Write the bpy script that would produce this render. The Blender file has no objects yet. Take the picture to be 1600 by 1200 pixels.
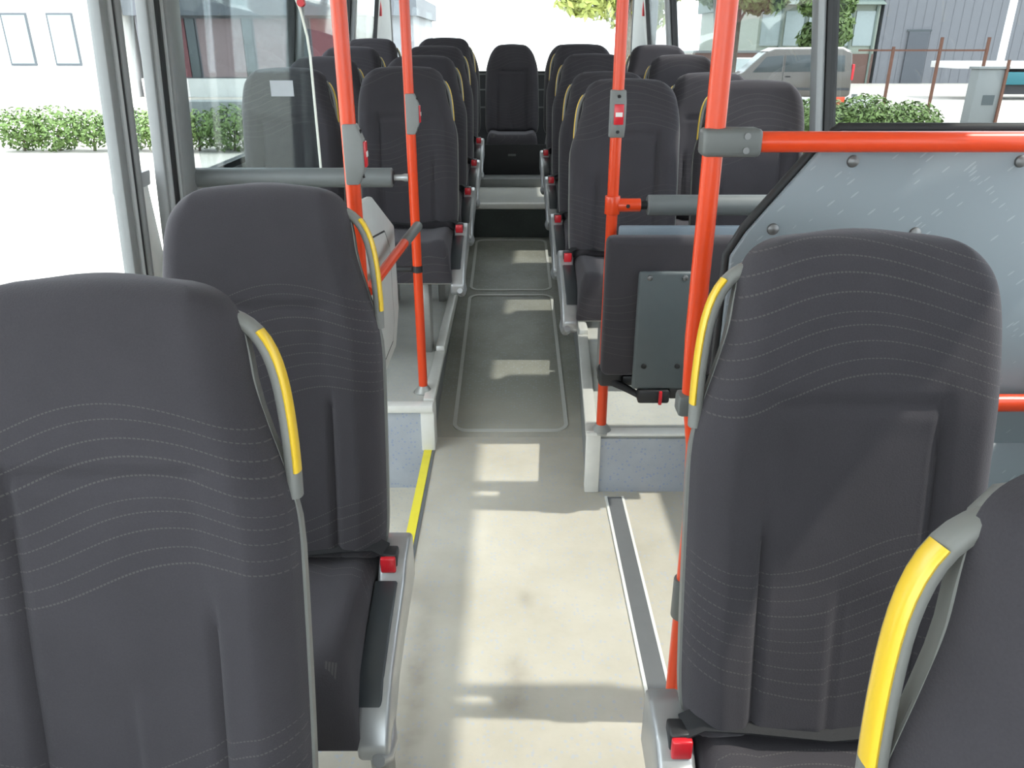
import bpy, bmesh, math, random
from mathutils import Vector, Matrix
random.seed(7)
PI = math.pi
S = bpy.context.scene
COL = S.collection

# ------------------------------------------------------------------ camera, sky, sun, exposure
cam = bpy.data.cameras.new('camera')
cam.sensor_width = 36.0
cam.lens = 1220 / 1600 * 36
cam.clip_start = 0.02
cam.clip_end = 400
camo = bpy.data.objects.new('camera', cam)
COL.objects.link(camo)
camo.location = (0.0, 0.0, 1.45)
camo.rotation_euler = (math.radians(90 - 23.48), 0, 0)
S.camera = camo

world = bpy.data.worlds.new('sky')
S.world = world
world.use_nodes = True
wb = world.node_tree.nodes['Background']
wb.inputs[0].default_value = (0.86, 0.93, 1.0, 1)
wb.inputs[1].default_value = 3.6

sun = bpy.data.lights.new('sun', 'SUN')
sun.energy = 4.2
sun.angle = math.radians(1.2)
sun.color = (1.0, 0.95, 0.86)
suno = bpy.data.objects.new('sun', sun)
COL.objects.link(suno)
SUN_EL = math.radians(56)
SUN_AZ = math.radians(-2)       # direction towards the sun, measured from +X
sd = Vector((math.cos(SUN_EL) * math.cos(SUN_AZ), math.cos(SUN_EL) * math.sin(SUN_AZ), math.sin(SUN_EL)))
suno.rotation_euler = sd.to_track_quat('Z', 'Y').to_euler()
suno.location = (6, 0, 9)

S.view_settings.view_transform = 'Standard'
S.view_settings.look = 'None'
S.view_settings.gamma = 1
S.view_settings.use_curve_mapping = False
S.view_settings.exposure = 0.88

# ------------------------------------------------------------------ materials
MAT = {}


def nt(name):
    m = bpy.data.materials.new(name)
    m.use_nodes = True
    t = m.node_tree
    return m, t, t.nodes['Principled BSDF']


def plain(name, col, rough=0.5, metal=0.0, var=0.06, scale=30, bump=0.0, coat=0.0, sheen=0.0, emit=None, spec=None):
    """a surface with a little procedural variation of tone"""
    m, t, b = nt(name)
    N = t.nodes
    L = t.links
    tc = N.new('ShaderNodeTexCoord')
    nz = N.new('ShaderNodeTexNoise')
    nz.inputs['Scale'].default_value = scale
    nz.inputs['Detail'].default_value = 3
    L.new(tc.outputs['Object'], nz.inputs['Vector'])
    mx = N.new('ShaderNodeMix')
    mx.data_type = 'RGBA'
    mx.inputs[6].default_value = tuple(max(0, c * (1 - var)) for c in col) + (1,)
    mx.inputs[7].default_value = tuple(min(1, c * (1 + var)) for c in col) + (1,)
    L.new(nz.outputs['Fac'], mx.inputs[0])
    L.new(mx.outputs[2], b.inputs['Base Color'])
    b.inputs['Roughness'].default_value = rough
    b.inputs['Metallic'].default_value = metal
    if coat:
        b.inputs['Coat Weight'].default_value = coat
        b.inputs['Coat Roughness'].default_value = 0.12
    if spec is not None:
        b.inputs['Specular IOR Level'].default_value = spec
    if sheen:
        b.inputs['Sheen Weight'].default_value = sheen
        b.inputs['Sheen Roughness'].default_value = 0.5
    if bump:
        bp = N.new('ShaderNodeBump')
        bp.inputs['Strength'].default_value = bump
        bp.inputs['Distance'].default_value = 0.002
        L.new(nz.outputs['Fac'], bp.inputs['Height'])
        L.new(bp.outputs['Normal'], b.inputs['Normal'])
    MAT[name] = m
    return m


def math_node(t, op, a, b=None, c=None):
    n = t.nodes.new('ShaderNodeMath')
    n.operation = op
    for i, v in enumerate((a, b, c)):
        if v is None:
            continue
        if isinstance(v, (int, float)):
            n.inputs[i].default_value = v
        else:
            t.links.new(v, n.inputs[i])
    return n.outputs[0]


def make_fabric():
    m, t, b = nt('moquette')
    N, L = t.nodes, t.links
    tc = N.new('ShaderNodeTexCoord')
    sx = N.new('ShaderNodeSeparateXYZ')
    L.new(tc.outputs['Object'], sx.inputs[0])
    x, y, z = sx.outputs
    # soft tone
    nz = N.new('ShaderNodeTexNoise')
    nz.inputs['Scale'].default_value = 9
    nz.inputs['Detail'].default_value = 4
    L.new(tc.outputs['Object'], nz.inputs['Vector'])
    fine = N.new('ShaderNodeTexNoise')
    fine.inputs['Scale'].default_value = 420
    fine.inputs['Detail'].default_value = 2
    L.new(tc.outputs['Object'], fine.inputs['Vector'])
    mx = N.new('ShaderNodeMix')
    mx.data_type = 'RGBA'
    mx.inputs[6].default_value = (0.036, 0.033, 0.0365, 1)
    mx.inputs[7].default_value = (0.060, 0.055, 0.062, 1)
    L.new(math_node(t, 'ADD', math_node(t, 'MULTIPLY', nz.outputs['Fac'], 0.6), math_node(t, 'MULTIPLY', fine.outputs['Fac'], 0.4)), mx.inputs[0])
    # woven wavy dashed lines: q follows height plus a wave across the width
    ax = N.new('ShaderNodeAttribute')
    ax.attribute_type = 'OBJECT'
    ax.attribute_name = 'weave_lean'
    up = math_node(t, 'ADD', math_node(t, 'MULTIPLY', z, 0.98), math_node(t, 'MULTIPLY', y, ax.outputs['Fac']))
    at = N.new('ShaderNodeAttribute')
    at.attribute_type = 'OBJECT'
    at.attribute_name = 'weave_shift'
    wave = math_node(t, 'MULTIPLY', math_node(t, 'SINE', math_node(t, 'ADD', math_node(t, 'MULTIPLY', x, 12.0), math_node(t, 'ADD', math_node(t, 'MULTIPLY', up, 5.2), -4.05))), 0.032)
    q = math_node(t, 'SUBTRACT', math_node(t, 'SUBTRACT', up, wave), at.outputs['Fac'])
    band = N.new('ShaderNodeTexNoise')
    band.noise_dimensions = '1D'
    band.inputs['Scale'].default_value = 9
    L.new(q, band.inputs['W'])
    qq = math_node(t, 'ADD', q, math_node(t, 'MULTIPLY', band.outputs['Fac'], 0.04))
    fr = math_node(t, 'FRACT', math_node(t, 'MULTIPLY', qq, 44.0))
    line = math_node(t, 'LESS_THAN', fr, 0.08)
    dash = math_node(t, 'LESS_THAN', math_node(t, 'FRACT', math_node(t, 'ADD', math_node(t, 'MULTIPLY', x, 190.0), math_node(t, 'MULTIPLY', up, 60.0))), 0.66)
    groups = math_node(t, 'COSINE', math_node(t, 'MULTIPLY', math_node(t, 'SUBTRACT', q, 1.085), 2 * PI / 0.44))
    grp = math_node(t, 'GREATER_THAN', groups, 0.0)
    mask = math_node(t, 'MULTIPLY', math_node(t, 'MULTIPLY', line, dash), grp)
    lighter = N.new('ShaderNodeMix')
    lighter.data_type = 'RGBA'
    lighter.inputs[7].default_value = (0.115, 0.106, 0.100, 1)
    L.new(math_node(t, 'MULTIPLY', mask, 0.5), lighter.inputs[0])
    L.new(mx.outputs[2], lighter.inputs[6])
    L.new(lighter.outputs[2], b.inputs['Base Color'])
    b.inputs['Roughness'].default_value = 0.92
    b.inputs['Sheen Weight'].default_value = 0.13
    b.inputs['Sheen Roughness'].default_value = 0.45
    b.inputs['Sheen Tint'].default_value = (1.0, 0.95, 1.0, 1)
    b.inputs['Specular IOR Level'].default_value = 0.15
    bp = N.new('ShaderNodeBump')
    bp.inputs['Strength'].default_value = 0.35
    bp.inputs['Distance'].default_value = 0.0012
    L.new(math_node(t, 'SUBTRACT', fine.outputs['Fac'], math_node(t, 'MULTIPLY', mask, 0.6)), bp.inputs['Height'])
    L.new(bp.outputs['Normal'], b.inputs['Normal'])
    MAT['fabric'] = m


make_fabric()


def make_floor(name, c0, c1, speck, stain=False, rough=0.5, dirt_shade=None):
    m, t, b = nt(name)
    N, L = t.nodes, t.links
    tc = N.new('ShaderNodeTexCoord')
    nz = N.new('ShaderNodeTexNoise')
    nz.inputs['Scale'].default_value = 3.2
    nz.inputs['Detail'].default_value = 6
    nz.inputs['Roughness'].default_value = 0.65
    L.new(tc.outputs['Object'], nz.inputs['Vector'])
    rp = N.new('ShaderNodeValToRGB')
    rp.color_ramp.elements[0].position = 0.3
    rp.color_ramp.elements[1].position = 0.7
    rp.color_ramp.elements[0].color = c0 + (1,)
    rp.color_ramp.elements[1].color = c1 + (1,)
    L.new(nz.outputs['Fac'], rp.inputs[0])
    vo = N.new('ShaderNodeTexVoronoi')
    vo.inputs['Scale'].default_value = 80
    L.new(tc.outputs['Object'], vo.inputs['Vector'])
    sep = N.new('ShaderNodeSeparateColor')
    L.new(vo.outputs['Color'], sep.inputs[0])
    dot = math_node(t, 'MULTIPLY', math_node(t, 'LESS_THAN', vo.outputs['Distance'], 0.33), math_node(t, 'GREATER_THAN', sep.outputs[0], 0.55))
    mx = N.new('ShaderNodeMix')
    mx.data_type = 'RGBA'
    mx.inputs[7].default_value = speck + (1,)
    L.new(math_node(t, 'MULTIPLY', dot, 0.42), mx.inputs[0])
    ground = rp.outputs[0]
    if dirt_shade:
        # trodden-in dirt and painted-in shade, starting along an uneven front across the aisle
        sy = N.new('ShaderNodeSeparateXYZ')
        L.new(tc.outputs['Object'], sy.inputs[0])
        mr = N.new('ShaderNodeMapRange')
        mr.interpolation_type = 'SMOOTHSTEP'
        mr.inputs['From Min'].default_value = dirt_shade[1]
        mr.inputs['From Max'].default_value = dirt_shade[2]
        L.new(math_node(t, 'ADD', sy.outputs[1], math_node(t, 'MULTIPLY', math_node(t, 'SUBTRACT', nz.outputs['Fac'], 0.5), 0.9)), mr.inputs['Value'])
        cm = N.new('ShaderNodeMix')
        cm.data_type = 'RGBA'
        cm.inputs[6].default_value = dirt_shade[0] + (1,)
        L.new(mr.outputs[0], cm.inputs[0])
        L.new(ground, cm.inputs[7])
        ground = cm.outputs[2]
    L.new(ground, mx.inputs[6])
    out = mx.outputs[2]
    if stain:
        sx = N.new('ShaderNodeSeparateXYZ')
        L.new(tc.outputs['Object'], sx.inputs[0])
        wob = N.new('ShaderNodeTexNoise')
        wob.inputs['Scale'].default_value = 14
        wob.inputs['Detail'].default_value = 4
        L.new(tc.outputs['Object'], wob.inputs['Vector'])
        for (cx, cy, rx, ry, k) in ((0.012, 1.53, 0.035, 0.05, 0.42), (0.012, 1.43, 0.05, 0.06, 0.55), (0.04, 1.80, 0.02, 0.03, 0.45), (-0.235, 1.45, 0.035, 0.30, 0.5)):
            dx = math_node(t, 'DIVIDE', math_node(t, 'SUBTRACT', sx.outputs[0], cx), rx)
            dy = math_node(t, 'DIVIDE', math_node(t, 'SUBTRACT', sx.outputs[1], cy), ry)
            r2 = math_node(t, 'ADD', math_node(t, 'MULTIPLY', dx, dx), math_node(t, 'MULTIPLY', dy, dy))
            r2 = math_node(t, 'ADD', r2, math_node(t, 'MULTIPLY', math_node(t, 'SUBTRACT', wob.outputs['Fac'], 0.5), 2.4))
            g = math_node(t, 'MULTIPLY', math_node(t, 'POWER', 2.718, math_node(t, 'MULTIPLY', r2, -1.0)), k)
            g = math_node(t, 'MINIMUM', g, 0.6)
            mm = N.new('ShaderNodeMix')
            mm.data_type = 'RGBA'
            mm.inputs[7].default_value = (0.22, 0.19, 0.15, 1)
            L.new(g, mm.inputs[0])
            L.new(out, mm.inputs[6])
            out = mm.outputs[2]
    L.new(out, b.inputs['Base Color'])
    b.inputs['Roughness'].default_value = rough
    b.inputs['Specular IOR Level'].default_value = 0.35
    bp = N.new('ShaderNodeBump')
    bp.inputs['Strength'].default_value = 0.15
    bp.inputs['Distance'].default_value = 0.001
    L.new(vo.outputs['Distance'], bp.inputs['Height'])
    L.new(bp.outputs['Normal'], b.inputs['Normal'])
    MAT[name] = m


make_floor('vinyl', (0.435, 0.40, 0.33), (0.535, 0.50, 0.43), (0.36, 0.42, 0.55), stain=True)
make_floor('vinyl_well', (0.55, 0.50, 0.41), (0.66, 0.62, 0.53), (0.45, 0.47, 0.52))
make_floor('vinyl_ramp', (0.16, 0.16, 0.135), (0.27, 0.27, 0.23), (0.30, 0.33, 0.36), rough=0.42, dirt_shade=((0.47, 0.435, 0.365), 2.5, 3.35))
make_floor('vinyl_podium', (0.40, 0.40, 0.37), (0.52, 0.52, 0.48), (0.33, 0.38, 0.48))
make_floor('vinyl_riser', (0.36, 0.38, 0.42), (0.46, 0.49, 0.53), (0.20, 0.27, 0.52))
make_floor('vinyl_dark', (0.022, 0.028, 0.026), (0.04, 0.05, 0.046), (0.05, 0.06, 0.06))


def make_board():
    m, t, b = nt('laminate')
    N, L = t.nodes, t.links
    tc = N.new('ShaderNodeTexCoord')
    m0 = N.new('ShaderNodeMapping')
    m0.inputs['Rotation'].default_value = (0, math.radians(42), 0)
    L.new(tc.outputs['Object'], m0.inputs[0])
    mp = N.new('ShaderNodeMapping')
    mp.inputs['Scale'].default_value = (9, 0.5, 48)
    L.new(m0.outputs[0], mp.inputs[0])
    vo = N.new('ShaderNodeTexVoronoi')
    vo.inputs['Scale'].default_value = 2.6
    vo.inputs['Randomness'].default_value = 1.0
    L.new(mp.outputs[0], vo.inputs['Vector'])
    sep = N.new('ShaderNodeSeparateColor')
    L.new(vo.outputs['Color'], sep.inputs[0])
    mask = math_node(t, 'MULTIPLY', math_node(t, 'LESS_THAN', vo.outputs['Distance'], 0.2), math_node(t, 'GREATER_THAN', sep.outputs[0], 0.45))
    mx = N.new('ShaderNodeMix')
    mx.data_type = 'RGBA'
    mx.inputs[6].default_value = (0.195, 0.225, 0.245, 1)
    mx.inputs[7].default_value = (0.29, 0.325, 0.345, 1)
    L.new(math_node(t, 'MULTIPLY', mask, 0.7), mx.inputs[0])
    L.new(mx.outputs[2], b.inputs['Base Color'])
    b.inputs['Roughness'].default_value = 0.42
    MAT['board'] = m


make_board()


def glass(name, tint, refl=1.0):
    m = bpy.data.materials.new(name)
    m.use_nodes = True
    t = m.node_tree
    N, L = t.nodes, t.links
    N.remove(N['Principled BSDF'])
    out = N['Material Output']
    tr = N.new('ShaderNodeBsdfTransparent')
    tr.inputs[0].default_value = tint + (1,)
    gl = N.new('ShaderNodeBsdfGlossy')
    gl.inputs['Roughness'].default_value = 0.03
    gl.inputs['Color'].default_value = (0.9 * refl, 0.95 * refl, 0.95 * refl, 1)
    lw = N.new('ShaderNodeLayerWeight')
    lw.inputs['Blend'].default_value = 0.5
    tc = N.new('ShaderNodeTexCoord')
    nz = N.new('ShaderNodeTexNoise')
    nz.inputs['Scale'].default_value = 1.3
    L.new(tc.outputs['Object'], nz.inputs['Vector'])
    schlick = math_node(t, 'ADD', 0.03, math_node(t, 'MULTIPLY', math_node(t, 'POWER', lw.outputs['Facing'], 5.0), 0.5))
    fac = math_node(t, 'MULTIPLY', schlick, math_node(t, 'ADD', 0.85, math_node(t, 'MULTIPLY', nz.outputs['Fac'], 0.3)))
    mx = N.new('ShaderNodeMixShader')
    L.new(fac, mx.inputs[0])
    L.new(tr.outputs[0], mx.inputs[1])
    L.new(gl.outputs[0], mx.inputs[2])
    L.new(mx.outputs[0], out.inputs[0])
    MAT[name] = m


glass('glass_tinted', (0.70, 0.715, 0.715))
glass('glass_door', (0.93, 0.95, 0.94))
glass('glass_screen', (0.84, 0.88, 0.88), 1.0)

plain('shell_grey', (0.19, 0.19, 0.178), 0.5)
plain('yellow', (0.80, 0.52, 0.03), 0.38, coat=0.3)
plain('silver', (0.40, 0.405, 0.41), 0.34, metal=0.55)
plain('insert_dark', (0.035, 0.04, 0.045), 0.33)
plain('belt', (0.012, 0.012, 0.014), 0.75, scale=200, bump=0.3)
plain('black_plastic', (0.018, 0.018, 0.02), 0.45)
plain('red_button', (0.60, 0.015, 0.025), 0.35, coat=0.3)
plain('leg_metal', (0.36, 0.36, 0.34), 0.42, metal=0.4)
plain('orange_paint', (0.69, 0.056, 0.010), 0.33, coat=0.3, var=0.03, spec=0.35)
plain('fitting_grey', (0.115, 0.12, 0.115), 0.45)
plain('box_grey', (0.20, 0.205, 0.20), 0.5)
plain('screw_metal', (0.20, 0.20, 0.20), 0.45, metal=0.8)
plain('pad_grey', (0.135, 0.145, 0.145), 0.42)
plain('aluminium', (0.66, 0.65, 0.61), 0.38, metal=0.25)
plain('trim_white', (0.74, 0.73, 0.69), 0.45)
plain('panel_grey', (0.50, 0.51, 0.49), 0.45)
plain('plate_grey', (0.085, 0.10, 0.105), 0.42)
plain('backplate_blue', (0.19, 0.23, 0.27), 0.4)
plain('rubber', (0.012, 0.012, 0.013), 0.6)
plain('wall_grey', (0.36, 0.37, 0.37), 0.55)
plain('pillar_grey', (0.30, 0.31, 0.315), 0.5)
plain('door_frame', (0.20, 0.205, 0.205), 0.45)
plain('door_panel', (0.52, 0.52, 0.49), 0.45)
plain('ceiling_white', (0.72, 0.72, 0.70), 0.6)
plain('edge_white', (0.80, 0.82, 0.74), 0.3)
plain('strip_yellow', (0.82, 0.70, 0.05), 0.5)
plain('rail_grey', (0.15, 0.155, 0.16), 0.5, metal=0.2, bump=0.2)
plain('hatch_frame', (0.46, 0.46, 0.43), 0.42)
plain('black_box', (0.008, 0.008, 0.009), 0.6)
plain('red_plastic', (0.62, 0.02, 0.03), 0.4)
plain('sticker_grey', (0.42, 0.44, 0.47), 0.5)
plain('asphalt', (0.3, 0.29, 0.28), 0.9, var=0.15, scale=4)
plain('paving', (0.40, 0.38, 0.345), 0.9, var=0.1, scale=3)
plain('leaf', (0.085, 0.145, 0.03), 0.6, var=0.45, scale=5)
plain('leaf_light', (0.30, 0.34, 0.08), 0.6, var=0.4, scale=4)
plain('bark', (0.10, 0.08, 0.06), 0.9, var=0.3)
plain('white_wall', (0.62, 0.62, 0.60), 0.8)
plain('roof_grey', (0.09, 0.10, 0.115), 0.7)
plain('maroon', (0.14, 0.045, 0.052), 0.6)
plain('pale_red', (0.21, 0.155, 0.16), 0.6)
plain('dark_glass', (0.05, 0.065, 0.07), 0.15)
plain('pale_glass', (0.30, 0.36, 0.36), 0.2)
plain('cladding', (0.17, 0.178, 0.195), 0.6, metal=0.1)
plain('cladding_green', (0.26, 0.30, 0.25), 0.6)
plain('roof_green', (0.13, 0.17, 0.15), 0.7)
plain('van_paint', (0.085, 0.078, 0.066), 0.3, coat=0.6)
plain('white_paint', (0.75, 0.75, 0.74), 0.35, coat=0.3)
plain('tyre', (0.02, 0.02, 0.02), 0.8)
plain('rust', (0.12, 0.055, 0.035), 0.85, var=0.3)
plain('teal', (0.02, 0.14, 0.17), 0.5)
plain('chassis', (0.035, 0.035, 0.04), 0.6)
plain('barrier_red', (0.80, 0.10, 0.04), 0.45)
plain('cabinet_grey', (0.16, 0.175, 0.175), 0.6)
plain('brick', (0.14, 0.085, 0.07), 0.85, var=0.3, scale=18)

# ------------------------------------------------------------------ mesh helpers


class MB:
    def __init__(self):
        self.v = []
        self.f = []

    def add(self, vs, fs):
        o = len(self.v)
        self.v += [tuple(p) for p in vs]
        self.f += [tuple(i + o for i in f) for f in fs]
        return self

    def box(self, x0, x1, y0, y1, z0, z1):
        vs = [(x, y, z) for z in (z0, z1) for y in (y0, y1) for x in (x0, x1)]
        return self.add(vs, [(0, 2, 3, 1), (4, 5, 7, 6), (0, 1, 5, 4), (2, 6, 7, 3), (0, 4, 6, 2), (1, 3, 7, 5)])

    def prism(self, poly, axis, a, b):
        """poly of 2-d points; axis 'x': (y,z), 'y': (x,z), 'z': (x,y)"""
        def P(p, c):
            return {'x': (c, p[0], p[1]), 'y': (p[0], c, p[1]), 'z': (p[0], p[1], c)}[axis]
        n = len(poly)
        vs = [P(p, a) for p in poly] + [P(p, b) for p in poly]
        fs = [tuple(range(n))[::-1], tuple(range(n, 2 * n))] + [(i, (i + 1) % n, n + (i + 1) % n, n + i) for i in range(n)]
        return self.add(vs, fs)

    def tube(self, path, r, seg=12, cap=True, closed=False, flat=None):
        path = [Vector(p) for p in path]
        n = len(path)
        rr = r if isinstance(r, (list, tuple)) else [r] * n
        rings = []
        prev = None
        for i in range(n):
            if closed:
                d = path[(i + 1) % n] - path[i - 1]
            else:
                d = path[min(i + 1, n - 1)] - path[max(i - 1, 0)]
            d.normalize()
            if prev is None:
                u = d.orthogonal().normalized() if flat is None else (Vector(flat) - d * d.dot(Vector(flat))).normalized()
            else:
                u = (prev - d * d.dot(prev)).normalized()
            prev = u
            w = d.cross(u)
            rings.append([path[i] + (u * math.cos(2 * PI * k / seg) + w * math.sin(2 * PI * k / seg)) * rr[i] for k in range(seg)])
        vs = [p for ring in rings for p in ring]
        fs = []
        for i in range(n if closed else n - 1):
            j = (i + 1) % n
            for k in range(seg):
                l = (k + 1) % seg
                fs.append((i * seg + k, i * seg + l, j * seg + l, j * seg + k))
        if cap and not closed:
            fs.append(tuple(range(seg))[::-1])
            fs.append(tuple((n - 1) * seg + k for k in range(seg)))
        return self.add(vs, fs)

    def cyl(self, p0, p1, r, seg=16, r2=None):
        return self.tube([p0, p1], [r, r if r2 is None else r2], seg)

    def mesh(self, name, mat, bevel=0.0, segs=2, smooth=40, mirror=False):
        me = bpy.data.meshes.new(name)
        vs = [(-x, y, z) for x, y, z in self.v] if mirror else self.v
        me.from_pydata(vs, [], self.f)
        bm = bmesh.new()
        bm.from_mesh(me)
        bmesh.ops.recalc_face_normals(bm, faces=bm.faces)
        if bevel:
            es = [e for e in bm.edges if len(e.link_faces) == 2 and e.calc_face_angle(0) > math.radians(25)]
            bmesh.ops.bevel(bm, geom=es, offset=bevel, segments=segs, profile=0.5, affect='EDGES', clamp_overlap=True)
        bm.to_mesh(me)
        bm.free()
        if smooth:
            for p in me.polygons:
                p.use_smooth = True
            me.set_sharp_from_angle(angle=math.radians(smooth))
        me.materials.append(MAT[mat])
        return me

    def build(self, name, mat, parent=None, bevel=0.0, segs=2, smooth=40, loc=None):
        return link(name, self.mesh(name, mat, bevel, segs, smooth), parent, loc)


def link(name, me, parent=None, loc=None):
    o = bpy.data.objects.new(name, me)
    COL.objects.link(o)
    if parent is not None:
        o.parent = parent
    if loc is not None:
        o.location = loc
    return o


def tag(o, label, cat, group=None):
    o['label'] = label
    o['category'] = cat
    if group:
        o['group'] = group
    return o


def thing(name, label, cat, loc=(0, 0, 0), group=None, rz=0):
    o = link(name, None, None, loc)
    o.rotation_euler = (0, 0, rz)
    o.empty_display_size = 0.1
    return tag(o, label, cat, group)


def struct(o, label=None):
    o['kind'] = 'structure'
    if label:
        o['label'] = label
    return o


def lerp_curve(pts, s):
    """monotone piecewise curve through (s, x) points, smoothed"""
    if s <= pts[0][0]:
        return pts[0][1]
    for i in range(len(pts) - 1):
        a, b = pts[i], pts[i + 1]
        if s <= b[0]:
            t = (s - a[0]) / (b[0] - a[0])
            p0 = pts[i - 1] if i > 0 else a
            p3 = pts[i + 2] if i + 2 < len(pts) else b
            m1 = (b[1] - p0[1]) / max(1e-6, b[0] - p0[0]) * (b[0] - a[0])
            m2 = (p3[1] - a[1]) / max(1e-6, p3[0] - a[0]) * (b[0] - a[0])
            t2, t3 = t * t, t * t * t
            return (2 * t3 - 3 * t2 + 1) * a[1] + (t3 - 2 * t2 + t) * m1 + (-2 * t3 + 3 * t2) * b[1] + (t3 - t2) * m2
    return pts[-1][1]


# ------------------------------------------------------------------ the bus body
FL = 0.0            # low floor
WELL = -0.17        # door well
PODR, PODL = 0.23, 0.19
UP = 0.467          # platform at the rear
XW = 1.2            # inner face of the side walls
REAR = 7.5
FRONT = -1.7
CEIL = 2.22
SILL, HEAD = 0.98, 1.86
XF = XW + 0.045     # floors run under the flare of the walls
XL, XR = -0.32, 0.27    # podium edges at the aisle


def podr_x(y):
    return 0.27 + 0.05 * min(1, max(0, (y - 2.39) / 1.0))


# floor: low part with the door well cut out on the left
m = MB()
m.box(XL, XF, FRONT, 2.39, -0.05, FL)
m.box(XL, 0.33, 2.39, 2.80, -0.05, FL)
m.box(-XF, XL, FRONT, 1.88, -0.05, FL)
floor = struct(m.build('floor', 'vinyl', smooth=0), 'speckled beige vinyl floor of the front of the bus')
MB().box(-XF, XL, 1.88, 2.70, WELL - 0.05, WELL).build('door_well', 'vinyl_well', floor, smooth=0)
MB().box(-XF, XL - 0.001, 1.87, 1.882, WELL, -0.05).box(XL - 0.001, XL + 0.01, 1.88, 2.68, WELL, -0.05).build('well_riser', 'vinyl_riser', floor, smooth=0)
MB().box(XL - 0.022, XL + 0.008, 1.88, 2.685, FL, FL + 0.004).build('step_edge_strip', 'strip_yellow', floor)
MB().box(XL + 0.009, XL + 0.02, 1.70, 2.70, FL, FL + 0.003).build('step_edge_trim', 'rail_grey', floor)
# restraint rail in the wheelchair bay
MB().box(0.332, 0.382, 1.15, 2.34, FL, FL + 0.004).build('floor_rail', 'rail_grey', floor)
for x in (0.324, 0.382):
    MB().box(x, x + 0.008, 1.15, 2.345, FL, FL + 0.005).build('rail_border', 'trim_white', floor)

# sloping aisle between the podiums
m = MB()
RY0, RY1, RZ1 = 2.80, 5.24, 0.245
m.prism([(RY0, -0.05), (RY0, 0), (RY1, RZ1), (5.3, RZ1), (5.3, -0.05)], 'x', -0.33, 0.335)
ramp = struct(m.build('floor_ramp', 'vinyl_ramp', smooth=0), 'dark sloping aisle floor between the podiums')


def ramp_z(y):
    return RZ1 * min(1, max(0, (y - RY0) / (RY1 - RY0)))


def hatch(y0, y1, x0, x1, w, r):
    pts_o, pts_i = [], []

    def ring(off):
        p = []
        a0, a1, b0, b1 = x0 + off, x1 - off, y0 + off, y1 - off
        rr = max(0.02, r - off)
        for cx, cy, st in ((a1 - rr, b1 - rr, 0), (a0 + rr, b1 - rr, 90), (a0 + rr, b0 + rr, 180), (a1 - rr, b0 + rr, 270)):
            for k in range(9):
                a = math.radians(st + k * 90 / 8)
                p.append((cx + rr * math.cos(a), cy + rr * math.sin(a)))
        return p
    po, pi = ring(0), ring(w)
    n = len(po)
    vs = [(x, y, ramp_z(y) + 0.004) for x, y in po] + [(x, y, ramp_z(y) + 0.004) for x, y in pi] + [(x, y, ramp_z(y) - 0.01) for x, y in po] + [(x, y, ramp_z(y) + 0.0005) for x, y in pi]
    fs = []
    for i in range(n):
        j = (i + 1) % n
        fs += [(i, j, n + j, n + i), (i, 2 * n + i, 2 * n + j, j), (n + i, n + j, 3 * n + j, 3 * n + i)]
    MB().add(vs, fs).build('hatch_frame', 'hatch_frame', ramp)


hatch(2.84, 4.27, -0.245, 0.232, 0.016, 0.06)
hatch(4.33, 5.22, -0.245, 0.232, 0.016, 0.06)

# podiums either side
m = MB()
m.prism([(0.27, 2.39), (XF, 2.39), (XF, 4.9), (0.32, 4.9), (0.32, 3.39)], 'z', -0.05, PODR)
podr = struct(m.build('floor_podium', 'vinyl_podium', smooth=0), 'raised floor podium on the right under the seats')
m = MB()
m.box(-XF, XL, 2.70, 4.9, -0.22, PODL)
podl = struct(m.build('floor_podium', 'vinyl_podium', smooth=0), 'raised floor podium on the left under the seats')
# front risers, aisle skirts, white corner posts and nosings
MB().box(0.30, XF, 2.383, 2.389, 0, PODR - 0.02).build('riser', 'vinyl_riser', podr, smooth=0)
MB().box(-XF, XL - 0.02, 2.692, 2.699, WELL, PODL - 0.02).build('riser', 'vinyl_riser', podl, smooth=0)
MB().prism([(0.262, 2.40), (0.268, 2.40), (0.318, 3.39), (0.318, 4.9), (0.312, 4.9), (0.312, 3.39)], 'z', 0, PODR - 0.01).build('aisle_skirt', 'box_grey', podr, smooth=0)
MB().box(XL + 0.002, XL + 0.008, 2.71, 4.9, 0, PODL - 0.01).build('aisle_skirt', 'box_grey', podl, smooth=0)
MB().prism([(0.255, 2.375), (0.305, 2.375), (0.305, 2.39), (0.272, 2.39), (0.272, 2.43), (0.258, 2.43)], 'z', 0, PODR).build('corner_post', 'trim_white', podr, 0.004)
MB().prism([(XL + 0.022, 2.685), (XL - 0.03, 2.685), (XL - 0.03, 2.70), (XL + 0.008, 2.70), (XL + 0.008, 2.78), (XL + 0.022, 2.78)], 'z', 0, PODL).build('corner_post', 'trim_white', podl, 0.004)
MB().box(0.255, XF, 2.368, 2.415, PODR - 0.004, PODR + 0.008).build('nosing', 'trim_white', podr, 0.004)
MB().box(-XF, XL + 0.02, 2.672, 2.72, PODL - 0.022, PODL + 0.008).build('nosing', 'trim_white', podl, 0.004)
MB().prism([(0.252, 2.38), (0.292, 2.38), (0.345, 3.35), (0.30, 3.35)], 'z', PODR - 0.012, PODR + 0.012).build('edge_trim', 'aluminium', podr, 0.005)
MB().box(0.305, 0.35, 3.36, 4.9, PODR - 0.03, PODR + 0.03).build('edge_trim', 'aluminium', podr, 0.012)
MB().box(XL - 0.022, XL + 0.022, 2.73, 3.25, PODL - 0.012, PODL + 0.012).build('edge_trim', 'aluminium', podl, 0.005)
MB().box(XL - 0.022, XL + 0.022, 3.26, 4.9, PODL - 0.03, PODL + 0.03).build('edge_trim', 'aluminium', podl, 0.012)

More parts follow.
